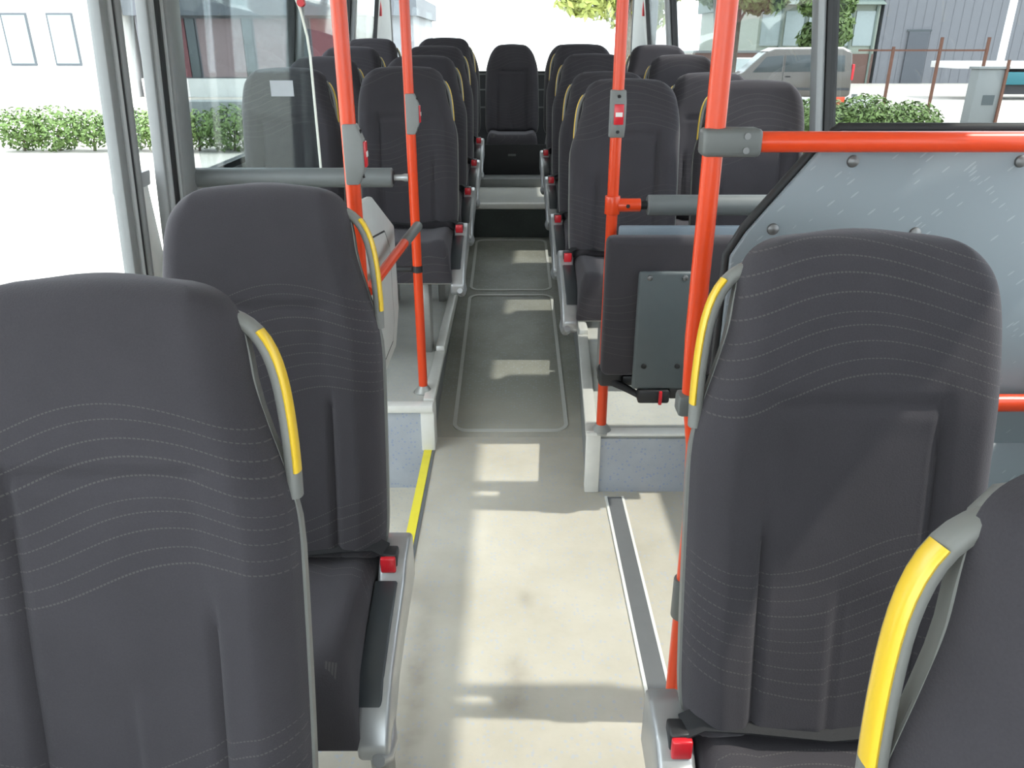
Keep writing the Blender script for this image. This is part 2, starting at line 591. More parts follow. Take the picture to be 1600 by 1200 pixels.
# rear platform, its riser and the second low step
m = MB()
m.box(-XF, -0.33, 4.9, REAR, -0.05, 0.37)
m.box(0.335, XF, 4.9, REAR, -0.05, 0.37)
m.box(-0.33, 0.335, 5.3, REAR, -0.05, UP)
plat = struct(m.build('floor_rear', 'vinyl_podium', smooth=0), 'raised floor at the rear of the bus')
MB().box(-0.33, 0.335, 5.288, 5.299, RZ1, UP - 0.035).build('riser', 'vinyl_dark', plat, smooth=0)
MB().box(-0.33, 0.335, 5.278, 5.34, UP - 0.03, UP + 0.006).build('nosing', 'trim_white', plat, 0.008)
MB().box(-0.33, 0.335, 5.98, 6.2, UP, UP + 0.06).build('second_step', 'box_grey', plat, 0.006)
for sx in (-1, 1):
    x0, x1 = (-XF, -0.33) if sx < 0 else (0.335, XF)
    MB().box(x0, x1, 4.888, 4.899, PODL, 0.36).build('riser', 'vinyl_riser', plat, smooth=0)

# walls
T = 0.035


def side_wall(name, sx, spans, y0, y1, zlow, label):
    """sill and header with pillars left between the window spans (y0, y1)"""
    m = MB()
    a, b = (XW, XW + T) if sx > 0 else (-XW - T, -XW)
    m.box(a, b, y0, y1, zlow, SILL)
    m.box(a, b, y0, y1, HEAD, CEIL + 0.05)
    ys = [y0] + [v for s in spans for v in s] + [y1]
    for i in range(0, len(ys), 2):
        m.box(a, b, ys[i], ys[i + 1], SILL, HEAD)
    return struct(m.build(name, 'wall_grey', smooth=0), label)


WR = [(-1.5, -0.04), (0.04, 0.68), (0.76, 3.06), (3.13, 4.56), (4.63, 5.99), (6.07, 7.10)]
WLs = [(2.85, 4.42), (4.52, 5.90), (6.00, 7.10)]
wall_r = side_wall('wall_right', 1, WR, FRONT, REAR, -0.45, 'grey inner side wall of the bus on the right')
wall_l = side_wall('wall_left', -1, WLs, 2.815, REAR, -0.45, 'grey inner side wall of the bus on the left')
m = MB()
m.box(-XW - T, -XW, FRONT, 0.95, -0.45, SILL)
m.box(-XW - T, -XW, FRONT, 2.815, HEAD + 0.08, CEIL + 0.05)
m.box(-XW - T, -XW, FRONT, -1.5, SILL, HEAD + 0.08)
m.box(-XW - T, -XW, -0.02, 0.12, SILL, HEAD + 0.08)
m.box(-XW - T, -XW, 0.85, 0.95, SILL, HEAD + 0.08)
struct(m.build('wall_left_front', 'wall_grey', smooth=0), 'grey inner wall ahead of the passenger door')
wn = [0]


def window(sx, y0, y1, z0, z1, mat, label, vert=True):
    wn[0] += 1
    x = sx * (XW + 0.018)
    w = struct(MB().box(x - 0.004, x + 0.004, y0 - 0.01, y1 + 0.01, z0 - 0.01, z1 + 0.01).build('window_%d' % wn[0], mat, smooth=0), label)
    xi = sx * (XW - 0.002)
    xo = sx * (XW + 0.038)
    a, b = min(xi, xo), max(xi, xo)
    g = MB()
    g.box(a, b, y0 - 0.012, y0 + 0.009, z0, z1).box(a, b, y1 - 0.009, y1 + 0.012, z0, z1).box(a, b, y0, y1, z0 - 0.01, z0 + 0.016).box(a, b, y0, y1, z1 - 0.016, z1 + 0.01)
    g.build('gasket', 'rubber', w)
    return w


for i, (a, b) in enumerate(WR):
    window(1, a, b, SILL, HEAD, 'glass_tinted', 'tinted side window on the right, number %d from the front' % (i + 1))
for i, (a, b) in enumerate(WLs):
    window(-1, a, b, SILL, HEAD, 'glass_tinted', 'tinted side window on the left, number %d behind the door' % (i + 1))
for a, b, lab in ((-1.5, -0.02, 'foremost side window on the left'), (0.12, 0.85, 'side window on the left just ahead of the door')):
    window(-1, a, b, SILL, HEAD + 0.08, 'glass_door', lab)
# pillar covers that stand a little proud of the wall
for sx, ys in ((1, (0.72, 3.095, 4.595, 6.03)), (-1, (4.47, 5.95))):
    wallo = wall_r if sx > 0 else wall_l
    for yy in ys:
        xa = sx * XW
        xb = sx * (XW - 0.035)
        MB().box(min(xa, xb), max(xa, xb), yy - 0.035, yy + 0.035, SILL, CEIL).build('pillar_cover', 'pillar_grey', wallo, 0.012)

# rear wall and window
m = MB()
m.box(-XF, XF, REAR, REAR + T, -0.45, 1.22)
m.box(-XW, XW, REAR, REAR + T, 2.08, CEIL + 0.05)
m.box(-XW, -1.06, REAR, REAR + T, 1.22, 2.08)
m.box(1.06, XW, REAR, REAR + T, 1.22, 2.08)
wall_b = struct(m.build('wall_rear', 'black_plastic', smooth=0), 'dark rear wall under the rear window')
for zz in (0.93, 1.08, 1.21):
    MB().box(-1.05, 1.05, REAR - 0.02, REAR - 0.002, zz - 0.006, zz + 0.006).build('shelf_bar', 'fitting_grey', wall_b)
for sx in (-1, 1):
    MB().prism([(sx * XW, 7.10), (sx * (XW - 0.05), 7.14), (sx * 1.05, REAR - 0.01), (sx * XW, REAR - 0.01)], 'z', 0.9, CEIL).build('corner_cover', 'wall_grey', wall_b, 0.01)
wn[0] += 1
w = struct(MB().box(-1.07, 1.07, REAR + 0.03, REAR + 0.038, 1.21, 2.09).build('window_%d' % wn[0], 'glass_door', smooth=0), 'wide rear window of the bus')
MB().box(-1.08, -1.05, REAR - 0.005, REAR + 0.05, 1.2, 2.1).box(1.05, 1.08, REAR - 0.005, REAR + 0.05, 1.2, 2.1).box(-1.06, 1.06, REAR - 0.005, REAR + 0.05, 1.205, 1.235).build('gasket', 'rubber', w)
# front wall with the windscreen (behind the camera)
m = MB()
m.box(-XW, XW, FRONT - T, FRONT, -0.45, 0.75)
m.box(-XW, XW, FRONT - T, FRONT, 2.1, CEIL + 0.05)
m.box(-XW, -1.1, FRONT - T, FRONT, 0.75, 2.1)
m.box(1.1, XW, FRONT - T, FRONT, 0.75, 2.1)
struct(m.build('wall_front', 'wall_grey', smooth=0), 'front wall of the bus around the windscreen')
wn[0] += 1
struct(MB().box(-1.11, 1.11, FRONT - 0.04, FRONT - 0.03, 0.74, 2.11).build('window_%d' % wn[0], 'glass_door', smooth=0), 'windscreen of the bus')
# ceiling with two light covers
ce = struct(MB().box(-XW - T, XW + T, FRONT - T, REAR + T, CEIL, CEIL + 0.06).build('ceiling', 'ceiling_white', smooth=0), 'white ceiling of the bus')

# passenger door on the left: two glazed leaves and a narrow glazed end panel
door = link('door_1', None, None, (-XW, 0.95, WELL))
struct(door, 'glazed double leaf passenger door on the left')


def leaf(y0, y1, zg, name='leaf', fw=0.045):
    z0, z1 = WELL, HEAD + 0.08
    f = MB()
    for (a, b) in ((y0, y0 + fw), (y1 - fw, y1)):
        f.box(-XW - 0.03, -XW + 0.005, a, b, z0, z1)
    f.box(-XW - 0.03, -XW + 0.005, y0, y1, z1 - 0.05, z1)
    f.box(-XW - 0.03, -XW + 0.005, y0, y1, zg - 0.05, zg)
    f.box(-XW - 0.03, -XW + 0.005, y0, y1, z0, z0 + 0.06)
    o = f.build(name, 'door_frame', None, 0.006)
    o.parent = door
    o.matrix_parent_inverse = Matrix.Translation(-door.location)
    g = MB().box(-XW - 0.022, -XW - 0.015, y0 + 0.01, y1 - 0.01, zg - 0.01, z1 - 0.02).build('pane', 'glass_door', o, smooth=0)
    p = MB().box(-XW - 0.03, -XW - 0.005, y0 + 0.01, y1 - 0.01, z0 + 0.02, zg - 0.02).build('kick_panel', 'door_panel', o, 0.004)
    return o


def dpart(m, name, mat, bevel=0.0):
    o = m.build(name, mat, None, bevel)
    o.parent = door
    o.matrix_parent_inverse = Matrix.Translation(-door.location)
    return o


leaf(0.97, 1.28, 0.15)
leaf(1.30, 2.335, 0.15)
lf = leaf(2.40, 2.60, 1.08, 'end_panel', 0.02)
MB().cyl((-XW - 0.012, 2.45, 1.17), (-XW + 0.0, 2.45, 1.17), 0.016, 12).build('latch', 'rubber', lf)
Z1 = HEAD + 0.08
dpart(MB().box(-XW - 0.03, -XW + 0.010, 2.337, 2.360, WELL, Z1), 'door_post', 'wall_grey', 0.012)
dpart(MB().box(-XW - 0.02, -XW + 0.006, 2.361, 2.374, WELL, Z1), 'seal', 'rubber', 0.004)
dpart(MB().box(-XW - 0.03, -XW + 0.010, 2.375, 2.398, WELL, Z1), 'door_post', 'door_frame', 0.014)
dpart(MB().box(-XW - 0.03, -XW + 0.010, 2.603, 2.635, WELL, Z1), 'door_post', 'wall_grey', 0.010)
dpart(MB().box(-XW - 0.02, -XW + 0.005, 2.636, 2.685, PODL, Z1), 'seal', 'rubber', 0.006)
dpart(MB().box(-XW - 0.03, -XW + 0.010, 2.686, 2.70, PODL, Z1), 'door_post', 'wall_grey', 0.006)
dpart(MB().box(-XW - 0.05, -XW + 0.02, 2.701, 2.815, PODL, Z1), 'jamb_cover', 'door_frame', 0.015)
dpart(MB().box(-XW - 0.05, -XW + 0.01, 2.701, 2.815, -0.45, PODL + 0.01), 'jamb_cover', 'door_frame', 0.005)

# the sides lean inwards above the waist
for o in list(COL.objects):
    if o.type != 'MESH':
        continue
    p = o
    while p.parent:
        p = p.parent
    if p.name.startswith(('wall_left', 'wall_right', 'window_', 'door_')):
        bm = bmesh.new()
        bm.from_mesh(o.data)
        bmesh.ops.bisect_plane(bm, geom=bm.verts[:] + bm.edges[:] + bm.faces[:], plane_co=(0, 0, 0.55), plane_no=(0, 0, 1))
        bm.to_mesh(o.data)
        bm.free()
        for v in o.data.vertices:
            if abs(v.co.x) > 1.1:
                v.co.x -= math.copysign(0.125 * (max(v.co.z, 0.55) - 0.9), v.co.x)

# ------------------------------------------------------------------ seats
LEAN = math.radians(11.5)
CA, SA = math.cos(LEAN), math.sin(LEAN)
ZC = 0.445                       # height of the cushion at the backrest


def bp(x, s, d):
    """backrest frame: across, up the back, out of the back towards the sitter"""
    return (x, s * SA - d * CA, ZC + s * CA + d * SA)


def outlines(L, sym):
    k = L / 0.77
    A = [(0, -.198), (.03, -.208), (.1, -.213), (.42, -.215), (.47, -.2125), (.51, -.205), (.55, -.194), (.59, -.182), (.64, -.169), (.69, -.163), (.718, -.158), (.741, -.148), (.757, -.129), (.766, -.102), (.77, -.065)]
    B = [(0, .198), (.03, .208), (.1, .213), (.52, .215), (.60, .212), (.67, .203), (.71, .190), (.738, .168), (.756, .14), (.766, .105), (.77, .07)]
    if sym:
        A = [(s, -x) for s, x in B]
        tap = [(0, 1), (.35, 1), (.60, .93), (.72, .84), (.77, .84)]
        A = [(s, x * lerp_curve(tap, s)) for s, x in A]
        B = [(s, x * lerp_curve(tap, s)) for s, x in B]
    return [(s * k, x) for s, x in A], [(s * k, x) for s, x in B]


def srows(L, n):
    out = []
    for j in range(n + 1):
        t = j / n
        out.append(L * (0.5 - 0.5 * math.cos(PI * t)) * 0.55 + L * t * 0.45)
    return out


def grid_faces(nr, nc, off=0, flip=False):
    fs = []
    for j in range(nr - 1):
        for i in range(nc - 1):
            a = off + j * nc + i
            q = (a, a + 1, a + nc + 1, a + nc)
            fs.append(q[::-1] if flip else q)
    return fs


def cushion_depth(x, s, xa, xb, L):
    e = min(x - xa, xb - x, (L - s) * 1.1, s * 1.4 + 0.004)
    q = min(1, max(0, e) / 0.05)
    d = 0.066 * math.sqrt(max(0, 1 - (1 - q) ** 2))
    k = L / 0.77
    # side bolsters and the pad sewn in three panels
    bol = 0.012 * max(0, min(1, (abs(x) - 0.10) / 0.07)) * max(0, min(1, (0.62 * k - s) / 0.1))
    d += bol * q
    g = lambda v, w: math.exp(-(v / w) ** 2)
    hs = 0.535 * k
    in_x = 1 / (1 + math.exp((abs(x) - 0.118) / 0.006))
    d -= 0.011 * g(s - hs, 0.007) * in_x
    d -= 0.004 * max(0, min(1, (hs - s) / 0.05)) * in_x * q         # the panel below the seam sits lower
    low = lambda top: 1 / (1 + math.exp((s - top * k) / 0.012))
    d -= 0.012 * g(x + 0.118, 0.007) * low(0.36) * q
    d -= 0.012 * g(x - 0.118, 0.007) * low(0.535) * q
    d -= 0.008 * g(x + 0.004, 0.006) * low(0.24) * q
    d += 0.008 * low(0.24) * (1 / (1 + math.exp(-(x - 0.0) / 0.004)) - 0.5) * in_x * q * -1
    return d


def cosine_cols(n):
    return [(0.5 - 0.5 * math.cos(PI * i / n)) * 0.4 + i / n * 0.6 for i in range(n + 1)]


def backrest_mb(L, sym, nx, ns):
    A, B = outlines(L, sym)
    S_ = srows(L, ns)
    C_ = cosine_cols(nx)
    vs = []
    for s in S_:
        xa, xb = lerp_curve(A, s), lerp_curve(B, s)
        for c in C_:
            x = xa + (xb - xa) * c
            crown = 0.006 * (1 - ((c - 0.5) * 2) ** 2) * (s / L) ** 8
            vs.append(bp(x, s + crown, cushion_depth(x, s, xa, xb, L)))
    nc = nx + 1
    m = MB().add(vs, grid_faces(ns + 1, nc))
    return m


def shell_mb(L, sym, nx=16, ns=24):
    A, B = outlines(L, sym)
    S_ = srows(L, ns)
    C_ = cosine_cols(nx)
    k = 1.006
    vf, vb = [], []
    for s in S_:
        xa, xb = lerp_curve(A, s) * k - .002, lerp_curve(B, s) * k + .002
        for c in C_:
            x = xa + (xb - xa) * c
            e = min(x - xa, xb - x, (L - s))
            q = min(1, max(0, e) / 0.04)
            vf.append(bp(x, s * 0.982, 0.004 + 0.003 * q))
            vb.append(bp(x, s * 0.982, -0.012 - 0.028 * math.sqrt(max(0, 1 - (1 - q) ** 2))))
    n = len(vf)
    nr, nc = ns + 1, nx + 1
    fs = grid_faces(nr, nc) + grid_faces(nr, nc, n, True)
    ring = [i for i in range(nc)] + [j * nc + nc - 1 for j in range(1, nr)] + [(nr - 1) * nc + i for i in range(nc - 2, -1, -1)] + [j * nc for j in range(nr - 2, 0, -1)]
    for i in range(len(ring)):
        a, b = ring[i], ring[(i + 1) % len(ring)]
        fs.append((a, b, b + n, a + n))
    return MB().add(vf + vb, fs)


def seat_cushion_mb(nx=18, ny=20):
    W, D, Tk = 0.207, 0.43, 0.135
    vs_t, vs_b = [], []
    for j in range(ny + 1):
        t = cosine_cols(ny)[j]
        for c in cosine_cols(nx):
            x = -W + 2 * W * c
            y = 0.03 - D * t
            e = min(x + W, W - x)
            q = min(1, max(0, e) / 0.04)
            fq = min(1, max(0, D * (1 - t)) / 0.06)
            rq = min(1, max(0, D * t) / 0.02)
            h = Tk * math.sqrt(max(0, 1 - (1 - q) ** 2)) ** 0.6 * math.sqrt(max(0, 1 - (1 - fq) ** 2)) ** 0.7 * math.sqrt(max(0, 1 - (1 - rq) ** 2))
            h += 0.014 * max(0, min(1, (abs(x) - 0.09) / 0.08)) * q * fq * rq
            h -= 0.005 * math.exp(-((abs(x) - 0.115) / 0.008) ** 2) * q * fq * rq
            h += 0.02 * t * q * fq
            zb = ZC - 0.125 - 0.01 * t
            inx = 0.5 + 0.5 * math.sqrt(q)
            vs_t.append((x, y, zb + h))
            vs_b.append((x * 0.985, y, zb))
    n = len(vs_t)
    nr, nc = ny + 1, nx + 1
    return MB().add(vs_t, grid_faces(nr, nc, 0, True)).add(vs_b, grid_faces(nr, nc))


def handle_path(L, out=0.0):
    k = L / 0.77
    P = [(-.120, .728), (-.143, .724), (-.164, .714), (-.182, .694), (-.194, .664), (-.201, .63), (-.205, .59), (-.2075, .555), (-.209, .52), (-.209, .488)]
    if L < 0.7:
        P = [(x * 0.93, s) for x, s in P]
    dense = []
    for i in range(len(P) - 1):
        for t in (0, .5):
            dense.append((P[i][0] + (P[i + 1][0] - P[i][0]) * t, P[i][1] + (P[i + 1][1] - P[i][1]) * t))
    dense.append(P[-1])
    # smooth
    for _ in range(3):
        dense = [dense[0]] + [((dense[i - 1][0] + 2 * dense[i][0] + dense[i + 1][0]) / 4, (dense[i - 1][1] + 2 * dense[i][1] + dense[i + 1][1]) / 4) for i in range(1, len(dense) - 1)] + [dense[-1]]
    return [(x - out * 0.9, s * k + out * 0.35) for x, s in dense]


def flat_sweep(path, hw, hd, d0, seg=12):
    """oval section swept in the plane of the back: hw across the plane, hd through it"""
    n = len(path)
    vs = []
    for i in range(n):
        a, b = path[max(0, i - 1)], path[min(n - 1, i + 1)]
        tx, ty = b[0] - a[0], b[1] - a[1]
        l = math.hypot(tx, ty)
        nx_, ny_ = -ty / l, tx / l
        for k in range(seg):
            an = 2 * PI * k / seg
            c, s_ = math.cos(an), math.sin(an)
            c = math.copysign(abs(c) ** 0.75, c)
            s_ = math.copysign(abs(s_) ** 0.75, s_)
            vs.append(bp(path[i][0] + nx_ * hw * c, path[i][1] + ny_ * hw * c, d0 + hd * s_))
    fs = []
    for i in range(n - 1):
        for k in range(seg):
            l = (k + 1) % seg
            fs.append((i * seg + k, i * seg + l, (i + 1) * seg + l, (i + 1) * seg + k))
    fs += [tuple(range(seg))[::-1], tuple((n - 1) * seg + k for k in range(seg))]
    return MB().add(vs, fs)


def side_frame_mb():
    prof = [(0.06, .455), (0.02, .470), (-.05, .464), (-.085, .435), (-.20, .410), (-.30, .380), (-.355, .340), (-.385, .295), (-.38, .262), (-.345, .242), (-.30, .258), (-.22, .305), (-.08, .325), (0.06, .34)]
    return MB().prism(prof, 'x', -0.258, -0.200)


def seat_meshes(key):
    kind, mir = key
    L = {'tall': 0.765, 'rear': 0.685, 'bench': 0.665}[kind]
    sym = kind == 'bench'
    hi = kind == 'tall'
    M = {}
    mk = lambda mb, name, mat, bev=0.0, segs=2, sm=50: mb.mesh(name, mat, bev, segs, sm, mirror=mir)
    M['backrest'] = mk(backrest_mb(L, sym, 72 if hi else 44, 96 if hi else 60), 'backrest', 'fabric', sm=70)
    M['back_shell'] = mk(shell_mb(L, sym), 'back_shell', 'shell_grey')
    M['seat_cushion'] = mk(seat_cushion_mb(), 'seat_cushion', 'fabric', sm=70)
    if not sym:
        hp = handle_path(L)
        M['handle'] = mk(flat_sweep(hp, 0.0095 if hi else 0.007, 0.014, -0.004), 'handle', 'shell_grey')
        M['grip_strip'] = mk(flat_sweep(handle_path(L, 0.0068)[5:-2], 0.0042 if hi else 0.003, 0.0125 if hi else 0.009, 0.0 if hi else -0.004), 'grip_strip', 'yellow')
        M['side_frame'] = mk(side_frame_mb(), 'side_frame', 'silver', 0.009, 3)
        M['side_inlay'] = mk(MB().prism([(-.09, .439), (-.20, .4145), (-.295, .3865), (-.345, .3515), (-.29, .36), (-.20, .39), (-.09, .41)], 'x', -0.243, -0.196), 'side_inlay', 'insert_dark', 0.004)
        M['end_knob'] = mk(MB().tube([(-0.244, -.29, .29), (-0.248, -.335, .268), (-0.244, -.37, .262), (-0.24, -.39, .275)], [.012, .019, .02, .012], 12), 'end_knob', 'silver')
        M['buckle'] = mk(MB().box(-0.240, -0.204, -.065, -.03, .450, .483), 'buckle', 'black_plastic', 0.004)
        M['release_button'] = mk(MB().box(-0.238, -0.207, -.076, -.064, .445, .480), 'release_button', 'red_button', 0.003)
        pts = [(-0.220, -.045, .474), (-0.19, -.045, .492), (-0.12, -.048, .490), (0.0, -.05, .476), (0.12, -.048, .488), (0.195, -.045, .492)]
        vs = []
        for (x, y, z) in pts:
            vs += [(x, y - 0.022, z), (x, y + 0.022, z + 0.006), (x, y + 0.022, z + 0.009), (x, y - 0.022, z + 0.003)]
        fs = []
        for i in range(len(pts) - 1):
            for k in range(4):
                l = (k + 1) % 4
                fs.append((i * 4 + k, i * 4 + l, i * 4 + 4 + l, i * 4 + 4 + k))
        M['belt'] = mk(MB().add(vs, fs), 'belt', 'belt')
    # pedestal: unit height, stretched to the floor under each seat
    pm = MB()
    pm.prism([(-.245, .0), (-.175, .0), (-.150, 1.0), (-.265, 1.0)], 'x', -0.226 if hi else -0.10, -0.190 if hi else -0.064)
    M['leg'] = mk(pm, 'leg', 'leg_metal', 0.006)
    pm = MB()
    pm.prism([(-.245, .0), (-.175, .0), (-.150, 1.0), (-.265, 1.0)], 'x', 0.15, 0.19)
    M['leg_wall'] = mk(pm, 'leg', 'leg_metal', 0.006)
    M['seat_pan'] = mk(MB().box(-0.205, 0.205, -.36, .02, ZC - 0.155, ZC - 0.122), 'seat_pan', 'leg_metal', 0.008)
    return M


CACHE = {}


def seat(kind, x, y, zf, ztop, label, group, weave=None):
    """x, y: middle of the backrest foot; zf: floor; ztop: height of the top of the back"""
    mir = x < 0
    key = (kind, mir)
    if key not in CACHE:
        CACHE[key] = seat_meshes(key)
    M = CACHE[key]
    L = {'tall': 0.765, 'rear': 0.685, 'bench': 0.665}[kind]
    dz = ztop - zf - (ZC + L * CA)
    r = thing('bus_seat', label, 'seat', (x, y, zf), group)
    objs = {}
    for n in ('backrest', 'back_shell', 'seat_cushion', 'side_frame', 'seat_pan', 'belt'):
        if n in M:
            objs[n] = link(n, M[n], r, (0, 0, dz))
            objs[n]['weave_shift'] = random.uniform(-0.17, 0.17) if weave is None else weave
            objs[n]['weave_lean'] = -1.0 if n == 'seat_cushion' else 0.2
    if 'handle' in M:
        h = link('handle', M['handle'], objs['back_shell'])
        h2 = link('grip_strip', M['grip_strip'], objs['back_shell'])
        h2['label'] = 'yellow grip strip'
        for n in ('side_inlay', 'end_knob', 'buckle', 'release_button'):
            link(n, M[n], objs['side_frame'])
    hl = ZC - 0.15 + dz
    if kind != 'bench':
        for n in ('leg', 'leg_wall'):
            lg = link('leg', M[n], r)
            lg.scale = (1, 1, max(0.04, hl))
    return r


G1 = 'charcoal seats at the front'
seat('tall', -0.488, 0.765, FL, 1.192, 'large charcoal seat nearest the camera at lower left, cut off by the frame', G1, -0.155)
seat('tall', -0.478, 1.40, FL, 1.198, 'charcoal seat behind the nearest left one, red buckle beside its cushion', G1, -0.2)
seat('tall', 0.490, 0.335, FL, 1.180, 'seat at the lower right corner, mostly cut off, big yellow handle in view', G1, 0.2)
seat('tall', 0.478, 0.93, FL, 1.21, 'large charcoal seat on the right in front of the grey partition board', G1, 0.0)
G2 = 'charcoal seats in rows on the podiums'
ordn = ['first', 'second', 'third', 'rearmost']
for i, (y, zt, zf) in enumerate(((3.13, 1.325, PODR), (3.86, 1.33, PODR), (4.59, 1.40, PODR), (5.40, 1.45, 0.37))):
    seat('rear', 0.445, y, zf, zt, 'aisle seat right of the aisle in the %s row behind the fold-up seat' % ordn[i], G2)
    seat('rear', 0.935, y, zf, zt - 0.005, 'window seat at the right wall in the %s row behind the fold-up seat' % ordn[i], G2)
for i, (y, zt, zf) in enumerate(((3.50, 1.36, PODL), (4.25, 1.395, PODL), (5.0, 1.44, 0.37), (5.75, 1.49, 0.37))):
    seat('rear', -0.455, y, zf, zt, 'aisle seat left of the aisle in the %s row behind the glass screen' % ordn[i], G2)
    seat('rear', -0.96, y, zf, zt - 0.005, 'window seat at the left wall in the %s row behind the glass screen' % ordn[i], G2)
G3 = 'rear bench seats'
for x, lab in ((0.0, 'narrow dark seat in the middle of the rear bench, facing down the aisle'), (0.47, 'rear bench seat just right of the middle one, mostly hidden'), (-0.47, 'rear bench seat just left of the middle one, mostly hidden')):
    r = seat('bench', x, 6.62, UP, 1.45, lab, G3)
bb = thing('bench_base', 'black box base under the rear bench at the end of the aisle', 'bench base', (0, 6.3, UP))
MB().box(-0.75, 0.75, -0.09, 0.9, 0.0605, 0.165).build('plinth', 'black_box', bb, 0.01)
MB().box(-0.75, 0.75, -0.11, -0.095, 0.0605, 0.285).build('front_panel', 'black_box', bb, 0.004)
for x in (-0.3, 0.0, 0.3):
    MB().box(x - 0.03, x + 0.03, -0.115, -0.1105, 0.20, 0.216).build('latch', 'fitting_grey', bb, 0.002)

# ------------------------------------------------------------------ poles and rails
PR = 0.0172


def pole(x, y, z0, label, flange=True, z1=CEIL):
    p = thing('grab_pole', label, 'pole', (x, y, z0), 'orange upright grab poles')
    MB().cyl((0, 0, 0.004), (0, 0, z1 - z0), PR, 24).build('tube', 'orange_paint', p)
    if flange:
        MB().tube([(0, 0, 0.0), (0, 0, .006), (0, 0, .012), (0, 0, .03)], [.036, .036, .030, .0185], 24).build('floor_flange', 'leg_metal', p)
    MB().tube([(0, 0, z1 - z0 - .03), (0, 0, z1 - z0 - .012), (0, 0, z1 - z0)], [.0185, .03, .036], 24).build('ceiling_flange', 'leg_metal', p)
    return p


P1 = pole(-0.366, 1.83, FL, 'orange pole behind the second left seat, beside the pale side panel')
P2 = pole(-0.350, 2.82, PODL, 'orange pole at the front corner of the left podium')
P3 = pole(0.306, 2.40, PODR, 'slim orange pole at the front corner of the right podium, beside the fold-up seat')
P4 = pole(0.340, 1.37, FL, 'thick looking orange pole holding the rail of the grey partition')
for o in P4.children:
    if o.name.startswith('tube'):
        bpy.data.objects.remove(o)
        break
MB().tube([(0.032, 0, 0.004), (0.030, 0, 0.55), (0.022, 0, 0.72), (0.004, 0, 0.84), (0, 0, 0.95), (0, 0, CEIL)], PR, 24).build('tube', 'orange_paint', P4)
for o in P4.children:
    if o.name.startswith('floor_flange'):
        o.location.x = 0.032
# tee clamp on the podium pole (right)
MB().cyl((0, 0, 0.745), (0, 0, 0.80), PR + 0.006, 24).tube([(0.015, 0, 0.772), (0.085, 0, 0.772)], PR + 0.003, 20).build('tee_clamp', 'orange_paint', P3, 0.002)
MB().cyl((0.045, -0.0165, 0.772), (0.045, -0.022, 0.772), 0.006, 12).build('clamp_screw', 'rubber', P3)
# lower sleeve on the thick pole
MB().cyl((0.031, 0, 0.30), (0.031, 0, 0.40), PR + 0.006, 24).build('lower_clamp', 'fitting_grey', P4, 0.003)


def stop_box(x, y, z, face, label):
    """grey six-sided housing with a red push button; face: angle of the button about z"""
    t = thing('stop_button', label, 'stop button', (x, y, z), 'stop buttons on the poles', rz=face)
    # local: pole at the origin, button looks along -y
    prof = [(0.012, -0.066), (-0.018, -0.066), (-0.032, -0.032), (-0.032, 0.032), (-0.018, 0.066), (0.012, 0.066)]
    MB().prism(prof, 'x', -0.0215, 0.0215).build('housing', 'box_grey', t, 0.004)
    b = MB().box(-0.014, 0.014, -0.037, -0.031, -0.028, 0.028).build('push_button', 'red_button', t, 0.002)
    MB().box(-0.010, 0.010, -0.0385, -0.037, -0.006, 0.006).build('button_mark', 'trim_white', b)
    MB().cyl((0, -0.024, 0.049), (0, -0.028, 0.048), 0.005, 10).build('screw', 'rubber', t)
    MB().cyl((0, -0.024, -0.049), (0, -0.028, -0.048), 0.005, 10).build('screw', 'rubber', t)
    return t


stop_box(-0.366, 1.83, 1.223, math.radians(92), 'grey stop button box on the left pole behind the second left seat')
stop_box(-0.350, 2.82, 1.233, math.radians(92), 'grey stop button box on the pole at the left podium corner')
stop_box(0.306, 2.40, 1.266, math.radians(2), 'grey stop button box with red button facing the camera, right podium pole')

# rails of the right partition
ZR1, ZR2 = 1.30, 0.815
hr = thing('handrail', 'orange upper handrail running from the right pole across the grey partition', 'handrail', (0.342, 1.37, ZR1))
MB().cyl((0.06, 0, 0), (0.806, 0, 0), PR, 24).build('tube', 'orange_paint', hr)
cl = MB().box(-0.024, 0.075, -0.024, 0.024, -0.023, 0.023).build('clamp', 'fitting_grey', hr, 0.009, 3)
for zz in (-0.0115, 0.0115):
    MB().cyl((0.047, -0.0235, zz), (0.047, -0.0265, zz), 0.0055, 12).build('screw', 'screw_metal', cl)
hr2 = thing('handrail', 'orange lower handrail on the grey partition, seen at the right edge', 'handrail', (0.342, 1.37, ZR2))
MB().cyl((0.03, 0, 0), (0.855, 0, 0), PR, 24).build('tube', 'orange_paint', hr2)
MB().box(-0.024, 0.06, -0.022, 0.022, -0.022, 0.022).build('clamp', 'fitting_grey', hr2, 0.008)

# grey partition board
pb = thing('partition_board', 'blue-grey laminate partition board with rivets behind the orange handrail', 'partition', (0.0, 1.425, 0.0))
poly = [(0.405, 0.70), (0.405, 1.09), (0.43, 1.135), (0.545, 1.285), (0.575, 1.312), (1.143, 1.312), (1.205, 0.80), (1.215, 0.70)]
MB().prism(poly, 'y', -0.008, 0.010).build('panel', 'board', pb, 0.003)
edge = [(0.402, 0.012, 0.70), (0.402, 0.012, 1.09), (0.427, 0.012, 1.138), (0.543, 0.012, 1.289), (0.573, 0.012, 1.316), (1.143, 0.012, 1.316)]
MB().tube(edge, 0.009, 10).build('rubber_edge', 'rubber', pb)
for (x, z) in ((0.60, 1.262), (0.895, 1.262), (0.475, 1.142), (0.455, 0.9), (0.735, 1.135), (1.02, 1.135), (0.735, 0.85), (1.02, 0.85), (1.11, 1.262)):
    MB().tube([(x, -0.008, z), (x, -0.012, z), (x, -0.0155, z)], [0.011, 0.010, 0.005], 14).build('rivet', 'screw_metal', pb)
